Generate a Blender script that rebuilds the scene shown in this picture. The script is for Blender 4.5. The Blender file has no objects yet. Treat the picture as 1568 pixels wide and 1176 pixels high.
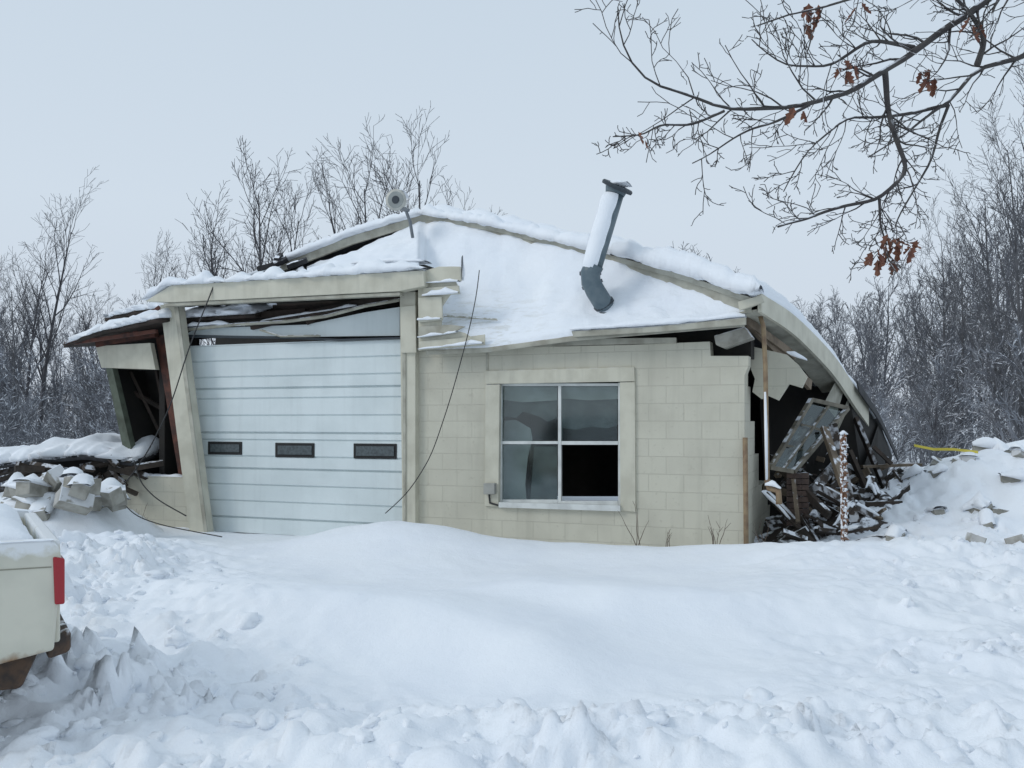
import bpy, bmesh, math, random
import numpy as np
from mathutils import Vector, noise, Matrix
random.seed(7)
R = random.random
def U(a,b): return a+(b-a)*random.random()

# ------------------------------------------------------------------ survey frame
FOC=1400.0; CX=784.0; HZ=645.0; EYE=1.6
A_=math.atan(0.4); CA=math.cos(A_); SA=math.sin(A_)
EU=Vector((CA,-SA,0)); EV=Vector((SA,CA,0)); K0=11*CA
def W(px,py,d):
    return Vector(((px-CX)/FOC*d, d, EYE+(HZ-py)/FOC*d))
def F(px,py,v=0.0):           # point on a plane parallel to the garage front, v metres behind it
    s=(px-CX)/FOC
    t=(K0+v)/(s*SA+CA)
    return Vector((s*t,t,EYE+(HZ-py)/FOC*t))
def interp(x,xs,ys): return float(np.interp(x,xs,ys))

# ------------------------------------------------------------------ materials
def newmat(name):
    m=bpy.data.materials.new(name); m.use_nodes=True
    nt=m.node_tree; b=nt.nodes['Principled BSDF']
    return m,nt,b
def N(nt,t,**k):
    n=nt.nodes.new(t)
    for a,v in k.items(): setattr(n,a,v)
    return n
def mixcol(nt,fac,c1,c2):
    m=N(nt,'ShaderNodeMix',data_type='RGBA')
    for i,s in ((0,fac),(6,c1),(7,c2)):
        if isinstance(s,(int,float)): m.inputs[i].default_value=s
        elif isinstance(s,tuple): m.inputs[i].default_value=(*s[:3],1)
        else: nt.links.new(s,m.inputs[i])
    return m.outputs[2]
def noisef(nt,scale,detail=4,lo=0.4,hi=0.6,vec=None,rough=0.5):
    n=N(nt,'ShaderNodeTexNoise'); n.inputs['Scale'].default_value=scale; n.inputs['Detail'].default_value=detail
    n.inputs['Roughness'].default_value=rough
    g=N(nt,'ShaderNodeNewGeometry')
    nt.links.new(vec if vec else g.outputs['Position'],n.inputs['Vector'])
    r=N(nt,'ShaderNodeMapRange'); r.inputs[1].default_value=lo; r.inputs[2].default_value=hi
    nt.links.new(n.outputs[0],r.inputs[0])
    return r.outputs[0]
def bump(nt,b,h,strength=0.3,dist=0.01):
    bp=N(nt,'ShaderNodeBump'); bp.inputs['Strength'].default_value=strength; bp.inputs['Distance'].default_value=dist
    nt.links.new(h,bp.inputs['Height']); nt.links.new(bp.outputs[0],b.inputs['Normal'])
def upness(nt,lo,hi):
    g=N(nt,'ShaderNodeNewGeometry'); s=N(nt,'ShaderNodeSeparateXYZ'); nt.links.new(g.outputs['Normal'],s.inputs[0])
    r=N(nt,'ShaderNodeMapRange'); r.inputs[1].default_value=lo; r.inputs[2].default_value=hi
    nt.links.new(s.outputs[2],r.inputs[0]); return r.outputs[0]
def mul(nt,a,b):
    m=N(nt,'ShaderNodeMath',operation='MULTIPLY')
    for i,s in enumerate((a,b)):
        if isinstance(s,(int,float)): m.inputs[i].default_value=s
        else: nt.links.new(s,m.inputs[i])
    return m.outputs[0]
SNOWC=(0.83,0.86,0.91)
def simple(name,c,rough=0.7,c2=None,scale=6,snow=0.0,bumpk=0.15,bs=40,lo=.4,hi=.65,metal=0,streak=0):
    m,nt,b=newmat(name)
    col=mixcol(nt,noisef(nt,scale,5,lo,hi),c,c2 if c2 else tuple(x*.8 for x in c))
    if streak:
        g=N(nt,'ShaderNodeNewGeometry'); mp=N(nt,'ShaderNodeMapping'); mp.inputs['Scale'].default_value=(9,9,.7); nt.links.new(g.outputs['Position'],mp.inputs['Vector'])
        col=mixcol(nt,mul(nt,noisef(nt,1.0,6,.5,.75,vec=mp.outputs[0],rough=.6),streak),col,tuple(x*.55 for x in c))
    if snow>0:
        f=mul(nt,upness(nt,0.25,0.6),noisef(nt,9,3,0.62-0.35*snow,0.72-0.35*snow))
        col=mixcol(nt,f,col,SNOWC)
    nt.links.new(col,b.inputs['Base Color']); b.inputs['Roughness'].default_value=rough
    b.inputs['Metallic'].default_value=metal
    if bumpk: bump(nt,b,noisef(nt,bs,4,0,1),bumpk,0.01)
    return m
def snowmat():
    m,nt,b=newmat('snow')
    col=mixcol(nt,noisef(nt,1.3,4,.35,.7),(0.87,0.90,0.935),(0.83,0.865,0.915))
    nt.links.new(col,b.inputs['Base Color']); b.inputs['Roughness'].default_value=0.75
    b.inputs['Specular IOR Level'].default_value=0.2
    n1=noisef(nt,14,6,0,1,rough=.6); n2=noisef(nt,90,3,0,1)
    ad=N(nt,'ShaderNodeMath',operation='MULTIPLY_ADD'); ad.inputs[1].default_value=.3
    nt.links.new(n2,ad.inputs[0]); nt.links.new(n1,ad.inputs[2])
    bump(nt,b,ad.outputs[0],0.45,0.018)
    return m
SNOW=snowmat()
def gablemat():
    m,nt,b=newmat('thin_snow_on_siding')
    g=N(nt,'ShaderNodeNewGeometry')
    rot=N(nt,'ShaderNodeVectorRotate',rotation_type='Z_AXIS'); rot.inputs['Angle'].default_value=A_
    nt.links.new(g.outputs['Position'],rot.inputs['Vector'])
    mp=N(nt,'ShaderNodeMapping'); mp.inputs['Scale'].default_value=(1.4,5,5); nt.links.new(rot.outputs[0],mp.inputs['Vector'])
    s=N(nt,'ShaderNodeSeparateXYZ'); nt.links.new(rot.outputs[0],s.inputs[0])
    u0=N(nt,'ShaderNodeMapRange'); u0.inputs[1].default_value=-4.9; u0.inputs[2].default_value=-3.3; u0.inputs[3].default_value=1; u0.inputs[4].default_value=0
    nt.links.new(s.outputs[0],u0.inputs[0])
    z0=N(nt,'ShaderNodeMapRange'); z0.inputs[1].default_value=2.85; z0.inputs[2].default_value=3.35; z0.inputs[3].default_value=1; z0.inputs[4].default_value=0
    nt.links.new(s.outputs[2],z0.inputs[0])
    f=mul(nt,mul(nt,u0.outputs[0],z0.outputs[0]),noisef(nt,2.5,7,.50,.62,vec=mp.outputs[0],rough=.7))
    base=mixcol(nt,noisef(nt,1.3,4,.35,.7),(0.87,0.90,0.935),(0.82,0.86,0.915))
    col=mixcol(nt,mul(nt,f,.75),base,(.52,.51,.44))
    nt.links.new(col,b.inputs['Base Color']); b.inputs['Roughness'].default_value=.75
    bump(nt,b,noisef(nt,9,7,0,1,rough=.65),.5,.03)
    return m
def blockmat():
    m,nt,b=newmat('painted_block')
    g=N(nt,'ShaderNodeNewGeometry')
    rot=N(nt,'ShaderNodeVectorRotate',rotation_type='Z_AXIS'); rot.inputs['Angle'].default_value=A_
    nt.links.new(g.outputs['Position'],rot.inputs['Vector'])
    s=N(nt,'ShaderNodeSeparateXYZ'); nt.links.new(rot.outputs[0],s.inputs[0])
    c=N(nt,'ShaderNodeCombineXYZ')
    add=N(nt,'ShaderNodeMath',operation='ADD'); nt.links.new(s.outputs[0],add.inputs[0]); nt.links.new(s.outputs[1],add.inputs[1])
    nt.links.new(add.outputs[0],c.inputs[0]); nt.links.new(s.outputs[2],c.inputs[1])
    br=N(nt,'ShaderNodeTexBrick'); br.inputs['Scale'].default_value=1
    br.inputs['Brick Width'].default_value=.4; br.inputs['Row Height'].default_value=.2
    br.inputs['Mortar Size'].default_value=.005; br.inputs['Mortar Smooth'].default_value=.5
    br.inputs['Color1'].default_value=(.56,.54,.445,1); br.inputs['Color2'].default_value=(.54,.52,.43,1)
    br.inputs['Mortar'].default_value=(.475,.455,.375,1)
    nt.links.new(c.outputs[0],br.inputs['Vector'])
    col=mixcol(nt,noisef(nt,2.2,6,.45,.8),br.outputs[0],(.47,.45,.37))
    col=mixcol(nt,mul(nt,noisef(nt,18,5,.62,.72),.4),col,(.38,.36,.29))
    mp=N(nt,'ShaderNodeMapping'); mp.inputs['Scale'].default_value=(7,7,.6); nt.links.new(g.outputs['Position'],mp.inputs['Vector'])
    col=mixcol(nt,mul(nt,noisef(nt,1,6,.52,.78,vec=mp.outputs[0],rough=.6),.3),col,(.33,.32,.26))
    nt.links.new(col,b.inputs['Base Color']); b.inputs['Roughness'].default_value=.75
    h=N(nt,'ShaderNodeMath',operation='MULTIPLY_ADD'); h.inputs[1].default_value=-1.0
    nt.links.new(br.outputs['Fac'],h.inputs[0]); nt.links.new(noisef(nt,60,3,-1.5,2.5),h.inputs[2])
    bump(nt,b,h.outputs[0],.5,.007)
    return m
BLOCK=blockmat(); GSNOW=gablemat()
TRIM=simple('cream_trim',(.58,.56,.46),.6,(.49,.47,.38),4,0.3,streak=.35)
TRIMD=simple('weathered_shaded_trim',(.44,.43,.36),.7,(.30,.285,.23),5,0.5,streak=.4)  # darker cream; on the rake boards its grey stands for shadow
DOOR=simple('door_white',(.68,.745,.75),.45,(.60,.665,.67),1.5,0,0.03,8,streak=.18)
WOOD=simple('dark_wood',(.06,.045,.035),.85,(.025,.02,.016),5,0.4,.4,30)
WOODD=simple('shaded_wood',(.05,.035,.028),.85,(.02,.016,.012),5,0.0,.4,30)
WOODL=simple('pine_stud',(.20,.155,.11),.8,(.10,.075,.05),5,0.3,.3,30)
REDW=simple('red_stained_wood',(.12,.045,.03),.85,(.05,.025,.02),8,0.3)
BLACK=simple('interior_shade',(.012,.011,.010),.9,(.02,.018,.015),3,0.0)  # near-black colour puts the unlit interior's shade into the surfaces
TAR=simple('tar_shingle',(.05,.05,.055),.9,(.03,.03,.03),8,0.45,.4,40)
CONC=simple('concrete_block',(.36,.35,.31),.85,(.22,.21,.18),7,0.75,.3,30)
PIPE=simple('grey_duct',(.085,.125,.15),.45,(.13,.17,.19),7,0.0,.05)
CAP=simple('cap_dark',(.03,.04,.05),.5)
HORN=simple('enamel_white',(.58,.58,.53),.5)
RUST=simple('rusty_iron',(.09,.055,.035),.8,(.04,.03,.025),20,.2)
TPOST=simple('rusty_post',(.16,.08,.045),.8,(.75,.78,.82),26,.5,.3,40,.5,.56)
BROWNP=simple('brown_pipe',(.30,.22,.13),.7,(.20,.13,.08),9)
CABLE=simple('black_cable',(.02,.02,.022),.6)
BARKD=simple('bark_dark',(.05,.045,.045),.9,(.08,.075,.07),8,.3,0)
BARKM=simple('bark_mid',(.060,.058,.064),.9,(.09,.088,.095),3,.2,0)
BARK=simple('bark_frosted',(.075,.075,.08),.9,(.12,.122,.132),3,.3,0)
BARKF=simple('bark_far_hazed',(.10,.102,.113),.95,(.155,.163,.185),1.2,.3,0)  # lighter, greyer bark colour imitates haze on the distant trees
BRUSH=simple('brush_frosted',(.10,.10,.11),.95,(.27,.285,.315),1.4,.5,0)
LEAF=simple('dead_leaf',(.20,.085,.05),.8,(.13,.05,.035),12,0,0)
YEL=simple('yellow_tape',(.65,.55,.08),.6)
WFRAME=simple('window_sash',(.66,.68,.66),.5)
CURT=simple('grey_curtain',(.33,.35,.34),.9,(.22,.24,.23),3)
CURTD=simple('dim_curtain_reflection',(.10,.12,.12),.9,(.06,.07,.07),6)
def truckpaint():
    m,nt,b=newmat('truck_paint_rusty')
    g=N(nt,'ShaderNodeNewGeometry'); s=N(nt,'ShaderNodeSeparateXYZ'); nt.links.new(g.outputs['Position'],s.inputs[0])
    nz=noisef(nt,12,5,0,1)
    a=N(nt,'ShaderNodeMath',operation='MULTIPLY_ADD'); a.inputs[1].default_value=.14; nt.links.new(nz,a.inputs[0]); 
    mm=N(nt,'ShaderNodeMath',operation='MULTIPLY'); mm.inputs[1].default_value=-1; nt.links.new(s.outputs[2],mm.inputs[0]); nt.links.new(mm.outputs[0],a.inputs[2])
    r=N(nt,'ShaderNodeMapRange'); r.inputs[1].default_value=-.53; r.inputs[2].default_value=-.49; nt.links.new(a.outputs[0],r.inputs[0])
    col=mixcol(nt,noisef(nt,4,5,.4,.7),(.62,.60,.50),(.50,.49,.41))
    col=mixcol(nt,r.outputs[0],col,(.24,.13,.055))
    top=N(nt,'ShaderNodeMath',operation='MULTIPLY_ADD'); top.inputs[1].default_value=.16; nt.links.new(nz,top.inputs[0]); nt.links.new(s.outputs[2],top.inputs[2])
    r2=N(nt,'ShaderNodeMapRange'); r2.inputs[1].default_value=1.10; r2.inputs[2].default_value=1.13; nt.links.new(top.outputs[0],r2.inputs[0])
    col=mixcol(nt,mul(nt,r2.outputs[0],.7),col,SNOWC)
    nt.links.new(col,b.inputs['Base Color']); b.inputs['Roughness'].default_value=.35
    return m
TPAINT=truckpaint()
RED,nt_,b_=newmat('tail_lens'); b_.inputs['Base Color'].default_value=(.33,.012,.02,1); b_.inputs['Roughness'].default_value=.15
RUB=simple('rubber',(.02,.02,.02),.8)
def glassmat(name,refl,tint):
    m=bpy.data.materials.new(name); m.use_nodes=True; nt=m.node_tree; nt.nodes.clear()
    o=N(nt,'ShaderNodeOutputMaterial'); t=N(nt,'ShaderNodeBsdfTransparent'); t.inputs[0].default_value=(*tint,1)
    g=N(nt,'ShaderNodeBsdfGlossy'); g.inputs['Roughness'].default_value=.08; g.inputs['Color'].default_value=(.8,.85,.85,1)
    mx=N(nt,'ShaderNodeMixShader'); mx.inputs[0].default_value=refl
    nt.links.new(t.outputs[0],mx.inputs[1]); nt.links.new(g.outputs[0],mx.inputs[2]); nt.links.new(mx.outputs[0],o.inputs[0])
    return m
GLASS=glassmat('window_glass',.08,(.8,.85,.85))
DGLASS=glassmat('door_glass',.12,(.4,.45,.45))

# ------------------------------------------------------------------ mesh builder
COL=bpy.context.scene.collection
def empty(name):
    e=bpy.data.objects.new(name,None); COL.objects.link(e); e.empty_display_size=.3; return e
def mkobj(name,V,Fc,mat,parent=None,smooth=False,bevel=0,fixn=True):
    me=bpy.data.meshes.new(name); me.from_pydata([tuple(v) for v in V],[],Fc); me.update()
    if fixn:
        bm=bmesh.new(); bm.from_mesh(me); bmesh.ops.recalc_face_normals(bm,faces=bm.faces); bm.to_mesh(me); bm.free()
    me.materials.append(mat)
    if smooth: me.polygons.foreach_set('use_smooth',[True]*len(me.polygons))
    o=bpy.data.objects.new(name,me); COL.objects.link(o)
    if parent: o.parent=parent
    if bevel:
        b=o.modifiers.new('b','BEVEL'); b.width=bevel; b.segments=2; b.limit_method='ANGLE'
    return o
class MB:
    def __init__(s): s.V=[]; s.F=[]
    def prism(s,pts,vec):
        n=len(pts); b=len(s.V)
        s.V+= [Vector(p) for p in pts]+[Vector(p)+vec for p in pts]
        s.F.append(tuple(range(b,b+n))); s.F.append(tuple(range(b+2*n-1,b+n-1,-1)))
        for i in range(n):
            j=(i+1)%n; s.F.append((b+i,b+j,b+n+j,b+n+i))
    def beam(s,p0,p1,w,h,roll=0.0):
        p0=Vector(p0);p1=Vector(p1); t=(p1-p0).normalized()
        up=Vector((0,0,1)) if abs(t.z)<.9 else Vector((0,1,0))
        a=t.cross(up).normalized(); c=a.cross(t)
        if roll:
            q=Matrix.Rotation(roll,3,t); a=q@a; c=q@c
        a=a*w/2; c=c*h/2
        s.prism([p0-a-c,p0+a-c,p0+a+c,p0-a+c],p1-p0)
    def tube(s,pts,rad,sides=6,cap=True):
        b=len(s.V); n=len(pts); pts=[Vector(p) for p in pts]
        ref=None
        for i,p in enumerate(pts):
            t=(pts[min(i+1,n-1)]-pts[max(i-1,0)])
            if t.length<1e-9: t=Vector((0,0,1))
            t.normalize()
            if ref is None: ref=Vector((1,0,0)) if abs(t.x)<.7 else Vector((0,1,0))
            a=t.cross(ref); 
            if a.length<1e-4: a=t.cross(Vector((0.3,1,.2)))
            a.normalize(); c=t.cross(a)
            r=rad[i] if hasattr(rad,'__len__') else rad
            for k in range(sides):
                an=2*math.pi*k/sides
                s.V.append(p+a*(r*math.cos(an))+c*(r*math.sin(an)))
        for i in range(n-1):
            for k in range(sides):
                k2=(k+1)%sides
                s.F.append((b+i*sides+k,b+i*sides+k2,b+(i+1)*sides+k2,b+(i+1)*sides+k))
        if cap:
            s.F.append(tuple(b+k for k in range(sides)));s.F.append(tuple(b+(n-1)*sides+k for k in range(sides)))
    def obj(s,name,mat,parent=None,**k): return mkobj(name,s.V,s.F,mat,parent,**k)

def slab(name,pts,v,th,mat,parent,bevel=0,**k):
    m=MB(); m.prism([F(x,y,v) for x,y in pts],EV*th); return m.obj(name,mat,parent,bevel=bevel,**k)
def resample(P,n):
    P=[Vector(p) for p in P]; L=[0]
    for i in range(1,len(P)): L.append(L[-1]+(P[i]-P[i-1]).length)
    out=[]
    for k in range(n):
        t=L[-1]*k/(n-1); i=0
        while i<len(L)-2 and L[i+1]<t: i+=1
        f=(t-L[i])/max(1e-9,L[i+1]-L[i]); out.append(P[i].lerp(P[i+1],f))
    return out
def sag(s):   # uneven sag profile of the collapsed right slope, 0 at both ends
    return math.sin(math.pi*s)*(1+.10*math.sin(9*s))+.05*math.sin(17*s)*s*(1-s)*4
def loft(name,Apts,Bpts,n,m,thick,mat,parent,bulge=0,amp=0.0,base=0.0,nscale=2.0,rag=0.0,smooth=True,under=0.02):
    A=resample(Apts,n);B=resample(Bpts,n); V=[];Fc=[]
    for i in range(n):
        for j in range(m):
            s=j/(m-1); t=i/(n-1)
            p=A[i].lerp(B[i],s); 
            p.z+=bulge*sag(s)*(t)+base
            e=min(i,n-1-i,j*1.0,m-1-j); ed=[.35,.8,.95][int(e)] if e<3 else 1
            q=noise.noise(p*nscale); q2=noise.noise(p*nscale*3.1+Vector((5,5,5)))
            if j==0 and rag: p=p+EV*(rag*q2)
            V.append(p+Vector((0,0,(thick*ed)*(1+amp*(q+.5*q2)))))
    nv=len(V)
    for i in range(n):
        for j in range(m):
            s=j/(m-1); t=i/(n-1); p=A[i].lerp(B[i],s); p.z+=bulge*sag(s)*t+base-under
            V.append(p)
    def id(i,j,o=0): return o*nv+i*m+j
    for i in range(n-1):
        for j in range(m-1):
            Fc.append((id(i,j),id(i+1,j),id(i+1,j+1),id(i,j+1)))
            Fc.append((id(i,j,1),id(i,j+1,1),id(i+1,j+1,1),id(i+1,j,1)))
    for i in range(n-1):
        Fc.append((id(i,0),id(i,0,1),id(i+1,0,1),id(i+1,0))); Fc.append((id(i,m-1),id(i+1,m-1),id(i+1,m-1,1),id(i,m-1,1)))
    for j in range(m-1):
        Fc.append((id(0,j),id(0,j+1),id(0,j+1,1),id(0,j,1))); Fc.append((id(n-1,j),id(n-1,j,1),id(n-1,j+1,1),id(n-1,j+1)))
    return mkobj(name,V,Fc,mat,parent,smooth=smooth)
def snow_strip(mb,path,wvec,th,n=None,amp=.5):
    L=sum((Vector(path[i+1])-Vector(path[i])).length for i in range(len(path)-1))
    n=n or max(6,int(L/.05)); P=resample(path,n); k=7; b=len(mb.V)
    for i,p in enumerate(P):
        e=min(1,.3+min(i,n-1-i)*.35)
        hh=max(.15*th,th*e*(1+amp*noise.noise(p*3)*1.3+amp*.8*noise.noise(p*11)))
        for j in range(k):
            u=j/(k-1)-.5; c=math.sqrt(max(0,1-(2*u)**2))
            mb.V.append(p+wvec*(u*(1+.3*noise.noise(p*6+Vector((j,0,0)))))+Vector((0,0,hh*c-(.25*th*(noise.noise(p*9)+.3) if j==0 else 0))))
    for i in range(n-1):
        for j in range(k-1):
            mb.F.append((b+i*k+j,b+(i+1)*k+j,b+(i+1)*k+j+1,b+i*k+j+1))
        mb.F.append((b+i*k,b+i*k+k-1,b+(i+1)*k+k-1,b+(i+1)*k))

# ------------------------------------------------------------------ GROUND
def axis(lo,hi,d0,a,b,g=1.09):
    c=list(np.arange(a,b,d0)); x=b; st=d0
    while x<hi: c.append(x); st*=g; x+=st
    c.append(hi); x=a-d0; st=d0; l=[]
    while x>lo: l.append(x); st*=g; x-=st
    l.append(lo); return np.array(l[::-1]+c)
xs=axis(-400,400,.026,-4.8,5.2,1.05); ys=axis(-60,500,.026,3.3,8.5,1.022)
def G(x,y,cx,cy,sx,sy,rot=0):
    c,s=math.cos(rot),math.sin(rot); dx=x-cx;dy=y-cy
    return np.exp(-(((dx*c+dy*s)/sx)**2+((-dx*s+dy*c)/sy)**2))
def masks(x,y):
    l=1.2*G(x,y,-3.6,7.4,1.25,2.7,.25)+1.0*G(x,y,-2.2,4.9,1.1,1.1)+1.15*G(x,y,-.2,4.1,2.3,.68,.05)+.65*G(x,y,3.0,5.2,1.4,2.2)+.65*G(x,y,4.2,8.4,1.4,2.0)+.9*G(x,y,6,11.5,2.2,2.2)
    return np.clip(l,0,1.1)
def crest(x,y,x0,y0,x1,y1,amp,front,back,endf=.6):
    dx,dy=x1-x0,y1-y0; L=math.hypot(dx,dy); tx_,ty_=dx/L,dy/L
    a=(x-x0)*tx_+(y-y0)*ty_; b=-(x-x0)*ty_+(y-y0)*tx_
    b=b+.18*np.sin(a*2.1)
    t=np.clip(a/L,0,1); over=np.where(a<0,-a,np.where(a>L,a-L,0))
    sg=np.where(b<0,front,back)
    return amp*np.exp(-(b/sg)**2)*np.exp(-(over/endf)**2)*(.6+.4*np.sin(math.pi*np.clip(t,0,1)))
def hbase(x,y):
    h=0.03+0*x
    h=h+.13*G(x,y,0,8.8,5,3.2)
    h=h+.36*G(x,y,-1.35,10.1,1.4,.8,-A_)
    h=h+.15*G(x,y,1.4,9.4,1.5,.7,-A_)
    h=h+crest(x,y,-2.4,7.0,0.0,5.7,.34,.42,1.1)
    h=h+crest(x,y,.3,7.2,2.8,6.7,.19,.38,.9)
    h=h+crest(x,y,2.2,9.2,4.4,8.2,.12,.35,.9)
    h=h+.38*G(x,y,-4.0,8.4,1.0,2.4,.2)+.16*G(x,y,-2.4,5.2,.8,1.0)
    h=h+.20*G(x,y,-.2,4.15,1.9,.5,.05)
    h=h+.24*G(x,y,4.2,8.3,1.8,1.8)+1.40*G(x,y,9.0,14.2,3.1,3.4)+.75*G(x,y,6.1,11.8,1.6,1.6)
    h=h+.55*G(x,y,-9,14.5,3,2.2)+.10*G(x,y,3,4.6,1.5,1)
    return h
def sm(a,b,x):
    t=max(0,min(1,(x-a)/(b-a))); return t*t*(3-2*t)
def hfield():
    X,Y=np.meshgrid(xs,ys); H=hbase(X,Y); M=masks(X,Y); 
    out=np.zeros_like(H)
    nz=noise.noise; vor=noise.voronoi
    o1=Vector((9,1,3)); o2=Vector((3,3,0))
    for i in range(X.shape[0]):
        for j in range(X.shape[1]):
            x=X[i,j];y=Y[i,j]
            if abs(x)>60 or y>80 or y<-20:
                out[i,j]=.5*nz(Vector((x*.02,y*.02,0)));continue
            p=Vector((x,y,0)); m=M[i,j]
            o=.05*nz(p*.7)+.018*nz(p*2.1)
            if m>.03 and y<16:
                q=p+Vector((nz(p*4),nz(p*4+o1),0))*.10+Vector((nz(p*13),nz(p*13+o1),0))*.03
                d,c=vor(q*4.6); h1=sm(0,.5,d[1]-d[0])*max(0,nz(c[0]*7.7)*1.5+.30)
                d,c=vor(q*9.5+o2); h2=sm(0,.5,d[1]-d[0])*max(0,nz(c[0]*5.3)*1.6+.35)
                d,c=vor(q*21+o2); h3=sm(0,.5,d[1]-d[0])*max(0,nz(c[0]*3.3)*1.8+.3)
                sel=sm(-.4,.25,nz(p*1.3+Vector((0,0,4))))
                o+=m*m*(sel*(.15*h1+.10*h2+.035*h3))+m*(.10*nz(p*2.2)+.07*nz(p*5)+.03*nz(p*11)+.014*nz(p*25))
            else: o+=.006*nz(p*6)
            out[i,j]=o
    return X,Y,H+out
X,Y,H=hfield()
ny,nx=X.shape
V=np.stack([X.ravel(),Y.ravel(),H.ravel()],1)
idx=np.arange(nx*ny).reshape(ny,nx)
Fq=np.stack([idx[:-1,:-1].ravel(),idx[:-1,1:].ravel(),idx[1:,1:].ravel(),idx[1:,:-1].ravel()],1)
me=bpy.data.meshes.new('snow_ground'); me.from_pydata(V.tolist(),[],Fq.tolist()); me.materials.append(SNOW)
me.polygons.foreach_set('use_smooth',[True]*len(me.polygons))
go=bpy.data.objects.new('snow_ground',me); COL.objects.link(go)
def ground(x,y):
    i=int(np.clip(np.searchsorted(ys,y),1,ny-1)); j=int(np.clip(np.searchsorted(xs,x),1,nx-1))
    fy=(y-ys[i-1])/(ys[i]-ys[i-1]); fx=(x-xs[j-1])/(xs[j]-xs[j-1])
    return float((H[i-1,j-1]*(1-fx)+H[i-1,j]*fx)*(1-fy)+(H[i,j-1]*(1-fx)+H[i,j]*fx)*fy)
bmt=bmesh.new(); bmesh.ops.create_icosphere(bmt,subdivisions=3,radius=1); icoV=[v.co.copy() for v in bmt.verts]; icoF=[[v.index for v in f.verts] for f in bmt.faces]; bmt.free()
cl=MB()
def clod(p,r):
    b=len(cl.V); off=Vector((U(0,50),U(0,50),U(0,50))); rot=Matrix.Rotation(U(0,6.28),3,'Z')@Matrix.Rotation(U(0,1),3,'X')
    sc=Vector((U(.8,1.5),U(.7,1.2),U(.5,.9)))
    pl=[(Vector((U(-1,1),U(-1,1),U(-1,1))).normalized(),U(.55,.85)) for _ in range(5)]
    for c in icoV:
        q=c.copy()
        for nn,dd in pl:
            t=q.dot(nn)
            if t>dd: q=q-nn*(t-dd)*.6
        q=q*(1+.34*noise.noise(c*1.5+off)+.22*noise.noise(c*3.6+off)+.08*noise.noise(c*8+off))
        q=rot@Vector((q.x*sc.x,q.y*sc.y,q.z*sc.z)); cl.V.append(p+q*r)
    for f in icoF: cl.F.append(tuple(b+i for i in f))
cnt=0
while cnt<620:
    x=U(-5.5,5.5);y=U(3.4,11)
    m=float(masks(np.array(x),np.array(y)))
    if R()>m**3: continue
    if y>10-.4*x-.8 and x<3.2: continue
    r=.014+.07*R()**2.6
    clod(Vector((x,y,ground(x,y)-r*.25)),r); cnt+=1
cl.obj('snow_clods',SNOW,smooth=True)

# ------------------------------------------------------------------ GARAGE
gar=empty('collapsed_garage')
Z0=900
slab('wall_left_of_window',[(636,533),(746,533),(746,Z0),(636,Z0)],0,.2,BLOCK,gar)
slab('wall_right_of_window',[(968,528),(1087,523),(1088,545),(1146,545),(1146,560),(1140,575),(1140,Z0+10),(968,Z0+10)],0,.2,BLOCK,gar)
slab('wall_above_window',[(746,533),(968,528),(968,568),(746,571)],0,.2,BLOCK,gar)
slab('wall_below_window',[(746,773),(968,780),(968,Z0),(746,Z0)],0,.2,BLOCK,gar)
C=F(1140,645,0.2)
def S(v,z): return Vector((C.x,C.y,0))+EV*(v-.2)+Vector((0,0,z))
sw=MB(); prof=[(.2,-.4),(3.2,-.4),(3.2,.45),(2.5,.45),(2.5,.8),(1.5,.8),(1.5,1.2),(1.1,1.2),(1.1,1.6),(.7,1.6),(.7,2.0),(.5,2.0),(.5,2.28),(.2,2.28)]
sw.prism([S(v,z) for v,z in prof],-EU*.2); sw.obj('side_wall',BLOCK,gar)
slab('window_trim_top',[(742,568),(971,562),(972,584),(743,588)],-.03,.06,TRIM,gar,bevel=.004)
slab('window_trim_left',[(743,589),(765,588.6),(763,776),(742,775)],-.03,.06,TRIM,gar,bevel=.004)
slab('window_trim_right',[(949,585.5),(972,585),(973,784),(950,782)],-.03,.06,TRIM,gar,bevel=.004)
slab('window_sill',[(763.5,769),(949.5,774),(949.5,783),(763.5,777)],-.06,.1,WFRAME,gar)
slab('batten_a',[(744,536),(747,536),(747,566),(744,567)],-.012,.02,TRIMD,gar)
slab('wall_top_trim',[(638,527),(760,524),(870,519),(1035,517),(1035,525),(870,529),(640,538)],-.04,.05,TRIMD,gar)
slab('door_jamb_board',[(637,538),(640,538),(640,820),(637,820)],-.03,.03,TRIM,gar)
slab('door_post_right',[(612,447),(636,446),(636,820),(616,820)],-.09,.16,TRIM,gar,bevel=.006)
slab('door_post_inner',[(616,540),(621,540),(621,818),(618,818)],-.105,.012,TRIMD,gar)
slab('door_header_return',[(613,470),(636,468),(637,540),(614,540)],-.13,.035,TRIM,gar)
def bar(n,x0,y0,x1,y1,v=.03): slab(n,[(x0,y0),(x1,y0),(x1,y1),(x0,y1)],v,.04,WFRAME,gar)
bar('sash_left',765,588,768.5,770);bar('sash_right',946.5,586,950,775);bar('sash_top',769,587,946,591);bar('sash_mullion',854.5,591,859,770)
bar('sash_rail_l',769,675.5,854,680,.025);bar('sash_rail_r',859.5,675.5,946,681,.025);bar('sash_bottom_l',769,765,854,770);bar('sash_bottom_r',859.5,767,946,773)
slab('glass_upper_left',[(769,592),(854,592),(854,675),(769,675)],.045,.004,GLASS,gar)
slab('glass_upper_right',[(860,592),(945,592),(945,675),(860,675)],.045,.004,GLASS,gar)
slab('glass_lower_left',[(769,681),(854,681),(854,765),(769,765)],.045,.004,GLASS,gar)
slab('curtain_top_left',[(767,590),(853,590),(853,613),(800,616),(767,612)],.10,.01,CURT,gar)
slab('curtain_top_right',[(860,590),(948,590),(948,611),(900,613),(860,610)],.10,.01,CURT,gar)
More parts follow.
